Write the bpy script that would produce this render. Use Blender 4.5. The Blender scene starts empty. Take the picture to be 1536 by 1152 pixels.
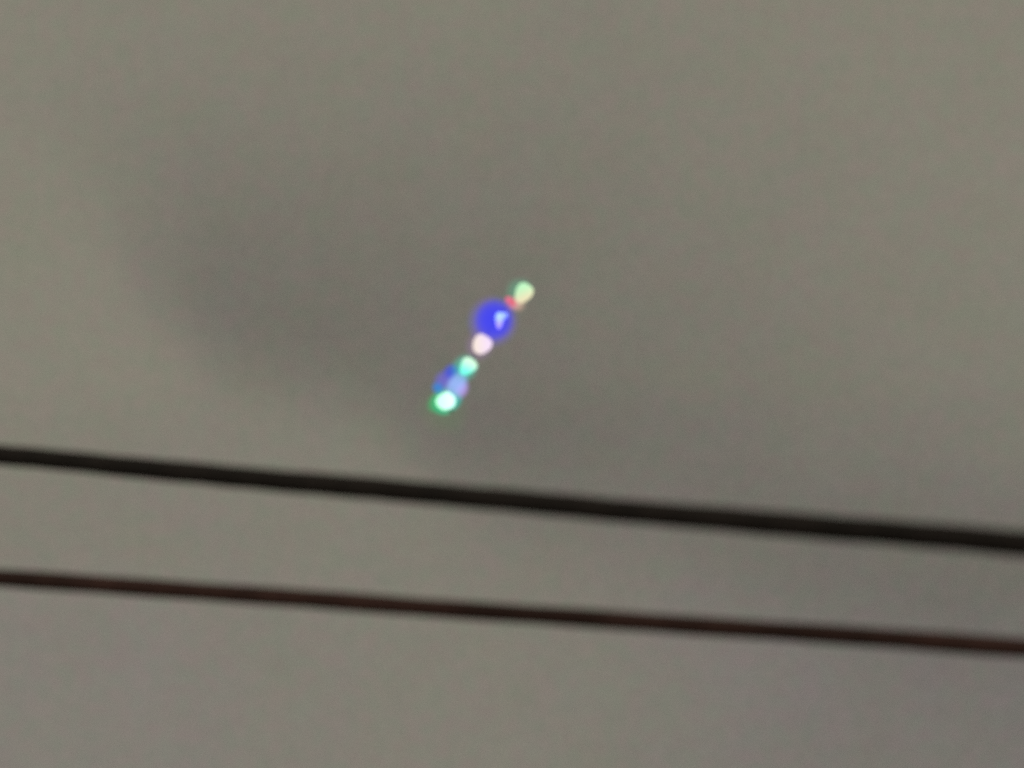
import bpy, bmesh, math, random
from mathutils import Vector, Matrix

random.seed(4)
scene = bpy.context.scene
col = scene.collection

# ------------------------------------------------------------------ camera
PITCH = math.radians(15.0)
HFOV = math.radians(8.0)
CAM = Vector((0.0, 0.0, 4.5))                     # an upstairs window / balcony
cam_data = bpy.data.cameras.new("camera")
cam = bpy.data.objects.new("camera", cam_data)
col.objects.link(cam)
cam.location = CAM
cam.rotation_euler = (math.radians(90) + PITCH, 0, 0)
cam_data.sensor_fit = 'HORIZONTAL'
cam_data.sensor_width = 36.0
cam_data.lens = 18.0 / math.tan(HFOV / 2)
cam_data.clip_start = 0.1
cam_data.clip_end = 20000
cam_data.dof.use_dof = True                       # long lens, focus hung between wires and lights
cam_data.dof.focus_distance = 23.0
cam_data.dof.aperture_fstop = 7.8
scene.camera = cam

# ------------------------------------------------------------------ render look
scene.view_settings.view_transform = 'Standard'
scene.view_settings.look = 'None'
scene.view_settings.exposure = 0.0
scene.view_settings.gamma = 1.0
scene.view_settings.use_curve_mapping = False
scene.cycles.use_denoising = False
scene.cycles.volume_bounces = 0
scene.cycles.use_adaptive_sampling = False

# ------------------------------------------------------------------ sky
SUN_EL, SUN_ROT = math.radians(14), math.radians(215)
world = bpy.data.worlds.new("World")
scene.world = world
world.use_nodes = True
nt = world.node_tree
nt.nodes.clear()
N, L = nt.nodes, nt.links


def node(kind, **kw):
    n = N.new(kind)
    for k, v in kw.items():
        setattr(n, k, v)
    return n


def put(sock, v):
    if isinstance(v, bpy.types.NodeSocket):
        L.new(v, sock)
    else:
        sock.default_value = v


def M(op, a, b=0.0, c=0.0, clamp=False):
    n = node('ShaderNodeMath', operation=op, use_clamp=clamp)
    put(n.inputs[0], a)
    put(n.inputs[1], b)
    put(n.inputs[2], c)
    return n.outputs[0]


def VM(op, a, b):
    n = node('ShaderNodeVectorMath', operation=op)
    put(n.inputs[0], a)
    put(n.inputs[1], b)
    return n.outputs[1] if op == 'DOT_PRODUCT' else n.outputs[0]


def noise(vec, scale, detail=2.0, rough=0.5, out=0):
    n = node('ShaderNodeTexNoise', noise_dimensions='3D')
    put(n.inputs['Vector'], vec)
    n.inputs['Scale'].default_value = scale
    n.inputs['Detail'].default_value = detail
    n.inputs['Roughness'].default_value = rough
    return n.outputs[out]


def curve(val, pts, lo, hi):
    """piecewise smooth curve: input lo..hi is brought to 0..1, points are in real units, output 0..1"""
    t = M('DIVIDE', M('SUBTRACT', val, lo), hi - lo, clamp=True)
    n = node('ShaderNodeFloatCurve')
    L.new(t, n.inputs['Value'])
    c = n.mapping.curves[0]
    pp = [((x - lo) / (hi - lo), y) for x, y in pts]
    while len(c.points) < len(pp):
        c.points.new(0.5, 0.5)
    for p, (x, y) in zip(c.points, pp):
        p.location = (x, y)
        p.handle_type = 'AUTO_CLAMPED'
    n.mapping.update()
    return n.outputs[0]


def mix(fac, a, b, blend='MIX'):
    n = node('ShaderNodeMix', data_type='RGBA', blend_type=blend)
    put(n.inputs[0], fac)
    put(n.inputs[6], a)
    put(n.inputs[7], b)
    return n.outputs[2]


dirv = node('ShaderNodeTexCoord').outputs['Generated']
# the long grey cloud bank lies round this bearing and height of the sky (sky units along the camera's axes, u right, v down)
EL = PITCH
fw = Vector((0, math.cos(EL), math.sin(EL)))
up = Vector((0, -math.sin(EL), math.cos(EL)))
rt = Vector((1, 0, 0))
UNIT = 2 * math.tan(HFOV / 2) / 1536.0            # 1 sky unit = 0.0052 degrees
df = M('MAXIMUM', VM('DOT_PRODUCT', dirv, fw), 0.02)
u0 = M('ADD', M('DIVIDE', M('DIVIDE', VM('DOT_PRODUCT', dirv, rt), df), UNIT), 768.0)
v0 = M('SUBTRACT', 576.0, M('DIVIDE', M('DIVIDE', VM('DOT_PRODUCT', dirv, up), df), UNIT))
# ragged edges: wander the coordinates
wn = noise(dirv, 45.0, 2.0, 0.45, out=1)
sep = node('ShaderNodeSeparateColor')
L.new(wn, sep.inputs[0])
u = M('ADD', u0, M('MULTIPLY', M('SUBTRACT', sep.outputs[0], 0.5), 70.0))
v = M('ADD', v0, M('MULTIPLY', M('SUBTRACT', sep.outputs[1], 0.5), 60.0))

# lower edge of the bank (v for each u, /1200)
edge = curve(u, [(-600, .25), (100, .29), (200, .37), (260, .425), (330, .475), (420, .503), (520, .53), (600, .565), (660, .61), (710, .63),
                 (820, .66), (1000, .69), (1250, .80), (1600, .88), (2100, .85)], -600, 2100)
edge = M('MULTIPLY', edge, 1200.0)
d = M('SUBTRACT', edge, v)
soft = curve(u, [(-600, .5), (200, .52), (330, .60), (480, .52), (700, .34), (1000, .28), (2100, .24)], -600, 2100)
below = curve(M('MULTIPLY', d, soft), [(-60, 0), (-25, .10), (15, .60), (55, .95), (120, 1)], -60, 120)
reach = curve(u, [(-600, .85), (380, .76), (650, .58), (900, .47), (1300, .47), (2100, .6)], -600, 2100)
above = curve(M('MULTIPLY', d, reach), [(-200, 1), (50, 1), (140, .88), (240, .60), (340, .32), (480, .10), (700, 0)], -200, 700)
left = curve(u, [(-40, 0), (110, .16), (260, .58), (440, .97), (640, .97), (900, .82), (1100, .70), (1300, .56), (1536, .44), (2600, 0)], -40, 2600)
bank = M('MULTIPLY', M('MULTIPLY', below, above), left)
# the next fold hanging below it
fold = M('MULTIPLY', curve(u, [(300, 0), (650, .06), (1000, .48), (1250, .80), (1536, 1), (2400, 1), (3400, 0)], 300, 3400),
         curve(v, [(680, 0), (800, .6), (900, .85), (1050, .9), (1200, 1), (1800, .6), (2600, 0)], 680, 2600))
low = curve(v, [(560, 0), (820, 1), (1500, 1), (2600, 0)], 560, 2600)
# general unevenness of the overcast, the same everywhere
g1 = M('SUBTRACT', noise(dirv, 14.0, 3.0, 0.5), 0.5)
g2 = M('SUBTRACT', noise(dirv, 75.0, 3.0, 0.55), 0.5)
g3 = M('SUBTRACT', noise(dirv, 650.0, 2.0, 0.6), 0.5)  # fine mottling, strengthened to pass for image grain
shade = M('ADD', M('MULTIPLY', bank, 0.325), M('MULTIPLY', fold, 0.145))
shade = M('ADD', shade, M('MULTIPLY', low, 0.065))
shade = M('ADD', shade, M('MULTIPLY', g1, 0.06))
shade = M('ADD', shade, M('MULTIPLY', g2, 0.07))
shade = M('ADD', shade, M('MULTIPLY', g3, 0.16))
wnz = node('ShaderNodeTexWhiteNoise', noise_dimensions='3D')      # white noise put into the sky colour as sensor grain
L.new(dirv, wnz.inputs['Vector'])
g4 = M('SUBTRACT', wnz.outputs['Value'], 0.5)
shade = M('ADD', shade, M('MULTIPLY', g4, 0.9))
lum = M('MAXIMUM', M('SUBTRACT', 1.012, shade), 0.2)
thick = M('MULTIPLY', M('ADD', bank, M('ADD', fold, M('MULTIPLY', low, .5))), 0.8, clamp=True)
tint = mix(thick, (0.231, 0.2160, 0.163, 1), (0.225, 0.2095, 0.164, 1))
c1 = M('ADD', M('MULTIPLY', M('SUBTRACT', noise(dirv, 110.0, 3.0, 0.6), 0.5), 2.4), 0.5, clamp=True)
c1 = M('MULTIPLY', c1, M('ADD', M('MULTIPLY', thick, .45), .35))
tint = mix(M('MULTIPLY', curve(v, [(840, 0), (1000, 1), (1800, 1), (2600, 0)], 840, 2600), curve(u, [(-1200, 1), (150, 1), (620, .1), (800, .1), (1150, .9), (2600, 1)], -1200, 2600)),
           tint, mix(1.0, tint, (.995, .978, 1.035, 1), 'MULTIPLY'))
tint = mix(c1, tint, mix(1.0, tint, (1.02, 0.975, 1.08, 1), 'MULTIPLY'))
c2 = M('ADD', M('MULTIPLY', M('SUBTRACT', noise(dirv, 480.0, 2.0, 0.5), 0.5), 3.0), 0.5, clamp=True)
tint = mix(c2, mix(1.0, tint, (0.955, 1.022, 0.985, 1), 'MULTIPLY'), mix(1.0, tint, (1.05, .978, 1.015, 1), 'MULTIPLY'))
cloud = node('ShaderNodeVectorMath', operation='SCALE')
L.new(tint, cloud.inputs[0])
L.new(M('MULTIPLY', lum, 10.0), cloud.inputs[3])
sky = node('ShaderNodeTexSky', sky_type='NISHITA', sun_disc=False)
sky.sun_elevation = SUN_EL
sky.sun_rotation = SUN_ROT
over = mix(0.97, sky.outputs[0], cloud.outputs[0])
bg = node('ShaderNodeBackground')
L.new(over, bg.inputs[0])
bg.inputs[1].default_value = 0.1
L.new(bg.outputs[0], node('ShaderNodeOutputWorld').inputs[0])

# ------------------------------------------------------------------ sun, veiled by the overcast
sd = bpy.data.lights.new("sun", 'SUN')
sd.energy = 0.5
sd.angle = math.radians(40)
sd.color = (1.0, 0.9, 0.78)
sun = bpy.data.objects.new("sun", sd)
col.objects.link(sun)
sv = Vector((math.sin(SUN_ROT) * math.cos(SUN_EL), math.cos(SUN_ROT) * math.cos(SUN_EL), math.sin(SUN_EL)))
sun.rotation_euler = sv.to_track_quat('Z', 'Y').to_euler()
sun.location = (0, 0, 60)


# ------------------------------------------------------------------ helpers
def mat(name):
    m = bpy.data.materials.new(name)
    m.use_nodes = True
    m.node_tree.nodes.clear()
    return m, m.node_tree.nodes, m.node_tree.links


def link(name, me, material, parent=None, loc=(0, 0, 0), smooth=True):
    o = bpy.data.objects.new(name, me)
    me.materials.append(material)
    if smooth:
        for p in me.polygons:
            p.use_smooth = True
    col.objects.link(o)
    o.parent = parent
    o.location = loc
    return o


def tag(o, label=None, cat=None, group=None, kind=None):
    for k, x in (('label', label), ('category', cat), ('group', group), ('kind', kind)):
        if x:
            o[k] = x
    return o


# ------------------------------------------------------------------ ground
def ground_mat():
    m, n, l = mat("ground")
    out = n.new('ShaderNodeOutputMaterial')
    b = n.new('ShaderNodeBsdfPrincipled')
    t = n.new('ShaderNodeTexNoise')
    t.inputs['Scale'].default_value = 0.3
    t.inputs['Detail'].default_value = 8
    tc = n.new('ShaderNodeTexCoord')
    l.new(tc.outputs['Object'], t.inputs['Vector'])
    r = n.new('ShaderNodeValToRGB')
    r.color_ramp.elements[0].color = (.045, .04, .032, 1)
    r.color_ramp.elements[1].color = (.075, .068, .05, 1)
    l.new(t.outputs[0], r.inputs[0])
    l.new(r.outputs[0], b.inputs['Base Color'])
    b.inputs['Roughness'].default_value = .95
    l.new(b.outputs[0], out.inputs[0])
    return m


gm = bpy.data.meshes.new("ground")
S, K = 6000.0, 24
gv = [(-S + 2 * S * i / K, -S + 2 * S * j / K, 0.0) for j in range(K + 1) for i in range(K + 1)]
gf = [(j * (K + 1) + i, j * (K + 1) + i + 1, (j + 1) * (K + 1) + i + 1, (j + 1) * (K + 1) + i)
      for j in range(K) for i in range(K)]
gm.from_pydata(gv, [], gf)
tag(link("ground", gm, ground_mat(), smooth=False), kind='structure')


# ------------------------------------------------------------------ overhead wires
def wire_mat(name, c_dark, c_light, rough, spec):
    m, n, l = mat(name)
    out = n.new('ShaderNodeOutputMaterial')
    b = n.new('ShaderNodeBsdfPrincipled')
    tc = n.new('ShaderNodeTexCoord')
    t = n.new('ShaderNodeTexNoise')
    t.inputs['Scale'].default_value = 9.0
    t.inputs['Detail'].default_value = 5
    l.new(tc.outputs['Object'], t.inputs['Vector'])
    r = n.new('ShaderNodeValToRGB')
    r.color_ramp.elements[0].position = .36
    r.color_ramp.elements[1].position = .66
    r.color_ramp.elements[0].color = (*c_dark, 1)
    r.color_ramp.elements[1].color = (*c_light, 1)
    l.new(t.outputs[0], r.inputs[0])
    l.new(r.outputs[0], b.inputs['Base Color'])
    b.inputs['Roughness'].default_value = rough
    b.inputs['Specular IOR Level'].default_value = spec
    bp = n.new('ShaderNodeBump')
    bp.inputs['Strength'].default_value = .25
    bp.inputs['Distance'].default_value = .001
    t2 = n.new('ShaderNodeTexNoise')
    t2.inputs['Scale'].default_value = 220
    l.new(tc.outputs['Object'], t2.inputs['Vector'])
    l.new(t2.outputs[0], bp.inputs['Height'])
    l.new(bp.outputs[0], b.inputs['Normal'])
    l.new(b.outputs[0], out.inputs[0])
    return m


def wire(name, p_a, p_b, ext, sagc, rad, lobes, depth, pitch, material, seed):
    """a hanging wire through p_a and p_b, run on past both by ext metres; lobed, twisted section"""
    rnd = random.Random(seed)
    ph = [rnd.uniform(0, 6.28) for _ in range(6)]
    a, b = Vector(p_a), Vector(p_b)
    ax = (b - a)
    ln = ax.length
    ax.normalize()
    side = ax.cross(Vector((0, 0, 1))).normalized()
    upv = side.cross(ax).normalized()
    step, ns = 0.02, 18
    n = int((ln + 2 * ext) / step)
    vs, fs = [], []
    for i in range(n + 1):
        s = -ext + (ln + 2 * ext) * i / n
        c = a + ax * s - upv * (sagc * s * (ln - s))          # parabola through both points
        c = c + upv * (0.0004 * math.sin(s * 5.1 + ph[0]) + 0.0002 * math.sin(s * 13 + ph[1]))
        k = 1 + .015 * math.sin(s * 3.7 + ph[2]) + .010 * math.sin(s * 11 + ph[3])
        for j in range(ns):
            th = 2 * math.pi * j / ns
            r = rad * k * (1 - depth + depth * abs(math.cos(lobes * .5 * (th - 2 * math.pi * s / pitch))))
            vs.append(c + side * (r * math.cos(th)) + upv * (r * math.sin(th)))
        if i:
            o = i * ns
            for j in range(ns):
                fs.append((o - ns + j, o - ns + (j + 1) % ns, o + (j + 1) % ns, o + j))
    fs.append(tuple(range(ns))[::-1])
    fs.append(tuple(n * ns + j for j in range(ns)))
    me = bpy.data.meshes.new(name)
    me.from_pydata(vs, [], fs)
    return link(name, me, material)


black = wire_mat("black_sheath", (.0095, .0060, .0052), (.022, .0150, .0135), .7, .25)
brown = wire_mat("brown_sheath", (.050, .025, .021), (.105, .050, .043), .75, .25)
w1 = wire("power_line", (-.7419, 10.2752, 7.1465), (.5671, 7.8795, 6.4278), 11.0, .0009, .0152, 3, .045, .55, black, 1)
tag(w1, "thick black overhead cable, the upper of the two sagging wires", "cable", "overhead wires")
w2 = wire("power_line", (-.7209, 10.0294, 6.9046), (.63, 8.7871, 6.5182), 11.0, .0003, .0128, 2, .05, .42, brown, 2)
tag(w2, "thinner reddish brown overhead cable, the lower of the two sagging wires", "cable", "overhead wires")


# ------------------------------------------------------------------ string of lights
def lamp_mat(name, ca, cb, axis, span, strength=1.0):
    """lit surface whose colour runs from ca to cb along a local axis"""
    m, n, l = mat(name)
    out = n.new('ShaderNodeOutputMaterial')
    e = n.new('ShaderNodeEmission')
    tc = n.new('ShaderNodeTexCoord')
    dt = n.new('ShaderNodeVectorMath')
    dt.operation = 'DOT_PRODUCT'
    dt.inputs[1].default_value = Vector(axis).normalized()
    l.new(tc.outputs['Object'], dt.inputs[0])
    mr = n.new('ShaderNodeMapRange')
    mr.interpolation_type = 'SMOOTHSTEP'
    mr.inputs[1].default_value = -span
    mr.inputs[2].default_value = span
    l.new(dt.outputs['Value'], mr.inputs[0])
    mx = n.new('ShaderNodeMix')
    mx.data_type = 'RGBA'
    mx.inputs[6].default_value = (*ca, 1)
    mx.inputs[7].default_value = (*cb, 1)
    l.new(mr.outputs[0], mx.inputs[0])
    l.new(mx.outputs[2], e.inputs[0])
    e.inputs[1].default_value = strength
    l.new(e.outputs[0], out.inputs[0])
    return m


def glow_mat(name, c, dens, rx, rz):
    """cloudy lit globe: lamp bodies and painted bloom as volume emission, dense inside, thinning out to nothing at its skin; glows and hides what is behind it"""
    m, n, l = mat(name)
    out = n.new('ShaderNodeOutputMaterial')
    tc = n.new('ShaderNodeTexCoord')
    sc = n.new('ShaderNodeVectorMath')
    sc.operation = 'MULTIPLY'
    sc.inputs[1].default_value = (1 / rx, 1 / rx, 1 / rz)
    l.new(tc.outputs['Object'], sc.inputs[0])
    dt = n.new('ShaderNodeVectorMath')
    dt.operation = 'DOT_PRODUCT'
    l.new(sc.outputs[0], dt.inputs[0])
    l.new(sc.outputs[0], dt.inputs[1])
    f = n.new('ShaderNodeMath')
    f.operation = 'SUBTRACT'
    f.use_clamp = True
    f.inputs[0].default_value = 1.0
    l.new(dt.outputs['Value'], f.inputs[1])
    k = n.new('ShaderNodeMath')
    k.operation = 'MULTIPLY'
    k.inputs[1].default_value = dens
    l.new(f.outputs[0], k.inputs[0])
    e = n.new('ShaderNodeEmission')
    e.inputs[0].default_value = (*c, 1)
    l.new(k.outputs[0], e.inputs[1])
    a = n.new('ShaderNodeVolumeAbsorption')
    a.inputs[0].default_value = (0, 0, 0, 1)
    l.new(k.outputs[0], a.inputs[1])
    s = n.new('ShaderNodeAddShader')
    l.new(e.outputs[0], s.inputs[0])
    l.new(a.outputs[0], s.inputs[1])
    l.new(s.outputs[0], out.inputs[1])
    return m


PX = 60.0 * UNIT                                   # one sky unit at the string, metres
U0, V0 = 668.0, 604.0                              # the lowest bulb
root = bpy.data.objects.new("light_string", None)
col.objects.link(root)
root.location = CAM + (fw + rt * ((U0 - 768) * UNIT) + up * ((576 - V0) * UNIT)) * 60.0
root.rotation_euler = (PITCH, 0, 0)
root.empty_display_size = .2
tag(root, "slanting string of glowing white, green and blue lights hanging in the grey sky", "string lights")


def loc(x, y, depth=0.0):
    dx, dz = (x - U0) * PX, (V0 - y) * PX
    return Vector((dx, dz * .10 + depth, dz))


def bulb_mesh(name, rx, rz, taper, tilt, wob, seed, sq=.88):
    """egg-shaped lathe along local z, turned by tilt in the picture plane; sizes in sky units"""
    rnd = random.Random(seed)
    p = [rnd.uniform(0, 6.28) for _ in range(4)]
    nr, ns = 18, 28
    vs, fs = [], []
    R = Matrix.Rotation(tilt, 3, 'Y')
    for i in range(nr + 1):
        ph = math.pi * i / nr
        z = -math.cos(ph)
        r = math.sin(ph) ** sq * (1 + taper * z)
        for j in range(ns):
            th = 2 * math.pi * j / ns
            w = 1 + wob * (math.sin(3 * th + p[0] + z) * .6 + math.sin(2 * th + p[1] - 2 * z) * .5)
            vs.append(R @ Vector((r * w * rx * PX * math.cos(th), r * w * rx * PX * math.sin(th), z * rz * PX)))
    for i in range(nr):
        for j in range(ns):
            a, b = i * ns + j, i * ns + (j + 1) % ns
            fs.append((a, b, b + ns, a + ns))
    me = bpy.data.meshes.new(name)
    me.from_pydata(vs, [], fs)
    bm = bmesh.new()
    bm.from_mesh(me)
    bmesh.ops.remove_doubles(bm, verts=bm.verts, dist=1e-6)
    bmesh.ops.recalc_face_normals(bm, faces=bm.faces)
    bm.to_mesh(me)
    bm.free()
    return me


def srgb(r, g, b, k=1.0):
    f = lambda c: ((c / 255 + .055) / 1.055) ** 2.4 if c > 10 else c / 255 / 12.92
    return (f(r) * k, f(g) * k, f(b) * k)


TILT = math.radians(35)


def place(o, x, y, depth, tilt, parent):
    """tilt is the turn about local y; a sub-part is set relative to its (turned) parent"""
    if parent is root:
        o.location = loc(x, y, depth)
        o.rotation_euler = (0, tilt, 0)
    else:
        pt = parent.rotation_euler[1]
        o.location = Matrix.Rotation(-pt, 3, 'Y') @ (loc(x, y, depth) - parent.location)
        o.rotation_euler = (0, tilt - pt, 0)


def bulb(x, y, rx, rz, ca, cb, axis, taper=0.0, tilt=TILT, wob=.04, seed=1, depth=0.0, span=None, name="bulb",
         parent=root, label=None, k=1.0, sq=.88):
    m = lamp_mat(name, ca, cb, axis, (span or rx) * PX, k)
    o = link(name, bulb_mesh(name, rx, rz, taper, tilt, wob, seed, sq), m, parent)
    place(o, x, y, depth, 0.0, parent)
    return tag(o, label)


def glow(x, y, rx, rz, c, opac, parent, tilt=TILT, seed=1, depth=0.0, wob=.0, name="glow", label=None):  # soft emission volume: lamp bodies, and bloom painted round the bulbs
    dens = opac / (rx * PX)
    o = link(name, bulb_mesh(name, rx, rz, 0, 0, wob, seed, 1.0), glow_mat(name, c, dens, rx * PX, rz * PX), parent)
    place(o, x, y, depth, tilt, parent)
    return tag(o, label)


# topmost lamp
b = bulb(784.5, 440, 12.5, 16, (.95, .80, .52), (.58, 1.02, .60), (-.35, 0, 1), taper=.26, tilt=math.radians(32), sq=.78,
         seed=3, span=14, label="pale green bulb at the top end")
glow(779, 437, 23, 25, (.10, .50, .30), .45, b, seed=5)  # green and warm bloom imitated round the top bulb
glow(777, 456, 13, 13, (.95, .60, .45), .5, b, seed=6)
# red collar
bulb(766, 451.5, 9.5, 4.5, srgb(236, 120, 150), srgb(226, 92, 100), (1, 0, -.5), tilt=math.radians(38), seed=8, name="collar",
     label="small red collar below the top bulb")
glow(768, 454, 13, 11, (.95, .25, .45), .7, root, seed=9, name="collar")  # pink glow painted round the collar, not a second collar
# big blue globe with its lit core
g = glow(741, 480, 31, 33, (.020, .048, .88), 2.1, root, seed=11, tilt=math.radians(15),
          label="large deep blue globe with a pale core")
glow(739, 482, 41, 42, (.17, .11, .95), .62, g, seed=12, name="halo")  # violet rim of glow added round the blue light
bulb(749, 481, 6.0, 12.5, (.50, .42, 1.5), (.50, .75, 1.6), (0, 0, 1), taper=.35, tilt=math.radians(4), seed=14, wob=.12,
     name="core", parent=g, depth=-.17)
bulb(756, 474, 4.5, 5.5, (.25, .35, 1.5), (.42, .60, 1.5), (0, 0, 1), taper=.2, tilt=math.radians(50), seed=15, wob=.12,
     name="core", parent=g, depth=-.16)
# pinkish white lamp
b = bulb(722.5, 517, 14, 15, (1.0, .87, .74), (.98, .80, 1.0), (1, 0, .1), taper=.24, sq=.78, seed=17,
         label="pinkish white bulb under the blue globe")
glow(719, 519, 25, 25, (.50, .28, .62), .3, b, seed=18)  # lilac bloom painted as a thin volume round the bulb
# mint lamp
b = bulb(700.5, 550, 11.5, 14, (.22, 1.25, 1.0), (.80, 1.15, .85), (.45, 0, 1), taper=.36, seed=21, wob=.16, span=11,
         label="mint green bulb in the lower half")
glow(697, 552, 22, 24, (.04, .75, .55), .6, b, seed=22)  # mint bulb's coloured bloom, built as a soft volume
# cloudy blue stretch
glow(666, 571, 17, 19, (.17, .15, .90), .6, root, seed=25, depth=.05, label="hazy violet blue globe on the left of the string")
g = glow(685, 577, 16, 23, (.36, .56, 1.10), 1.5, root, seed=26, label="pale periwinkle globe above the lowest bulb")
glow(692, 586, 11, 17, (.55, .38, .95), .9, g, seed=27)
glow(677, 558, 13, 14, (.04, .09, .75), 1.2, root, seed=28, depth=.03)
glow(657, 582, 11, 10, (.02, .26, .75), 1.1, root, seed=29, depth=-.03)
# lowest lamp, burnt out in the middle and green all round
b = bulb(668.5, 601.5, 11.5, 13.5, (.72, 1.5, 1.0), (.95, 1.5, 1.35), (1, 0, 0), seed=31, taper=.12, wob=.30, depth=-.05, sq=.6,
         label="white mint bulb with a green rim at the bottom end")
glow(668, 602, 22, 23, (.10, .95, .55), .8, b, seed=35, depth=.03)  # this and the next three: green bloom added round the lowest bulb
glow(655, 604, 15, 19, (.03, .50, .16), 1.0, b, seed=32, depth=.02)
glow(681, 601, 13, 18, (.01, .55, .48), 1.1, b, seed=33, depth=.02)
glow(662, 614, 15, 10, (.03, .48, .22), 1.1, b, seed=34, depth=.0, tilt=math.radians(20))
glow(666, 616, 46, 44, (.12, .30, .09), .16, b, seed=36, depth=.05, name="halo")  # faint wide bloom painted over the bottom end

# end cap and the thin cord that strings it all together
cm, n_, l_ = mat("dark_plastic")
o_ = n_.new('ShaderNodeOutputMaterial')
p_ = n_.new('ShaderNodeBsdfPrincipled')
t_ = n_.new('ShaderNodeTexNoise')
t_.inputs['Scale'].default_value = 40
r_ = n_.new('ShaderNodeValToRGB')
r_.color_ramp.elements[0].color = (.012, .035, .022, 1)
r_.color_ramp.elements[1].color = (.03, .07, .045, 1)
l_.new(t_.outputs[0], r_.inputs[0])
l_.new(r_.outputs[0], p_.inputs['Base Color'])
l_.new(p_.outputs[0], o_.inputs[0])
link("end_cap", bulb_mesh("end_cap", 2.4, 2, .2, math.radians(-35), .15, 41), cm, root, loc(677, 617, -.06))

pts = [loc(789, 430), loc(766, 452), loc(742, 480), loc(722, 517), loc(700, 551), loc(684, 577), loc(668, 602), loc(677, 617)]
vs, fs = [], []
for i, p in enumerate(pts):
    for j in range(8):
        th = 2 * math.pi * j / 8
        vs.append(p + Vector((math.cos(th), math.sin(th), 0)) * .003)
    if i:
        for j in range(8):
            fs.append(((i - 1) * 8 + j, (i - 1) * 8 + (j + 1) % 8, i * 8 + (j + 1) % 8, i * 8 + j))
me = bpy.data.meshes.new("cord")
me.from_pydata(vs, [], fs)
link("cord", me, cm, root)
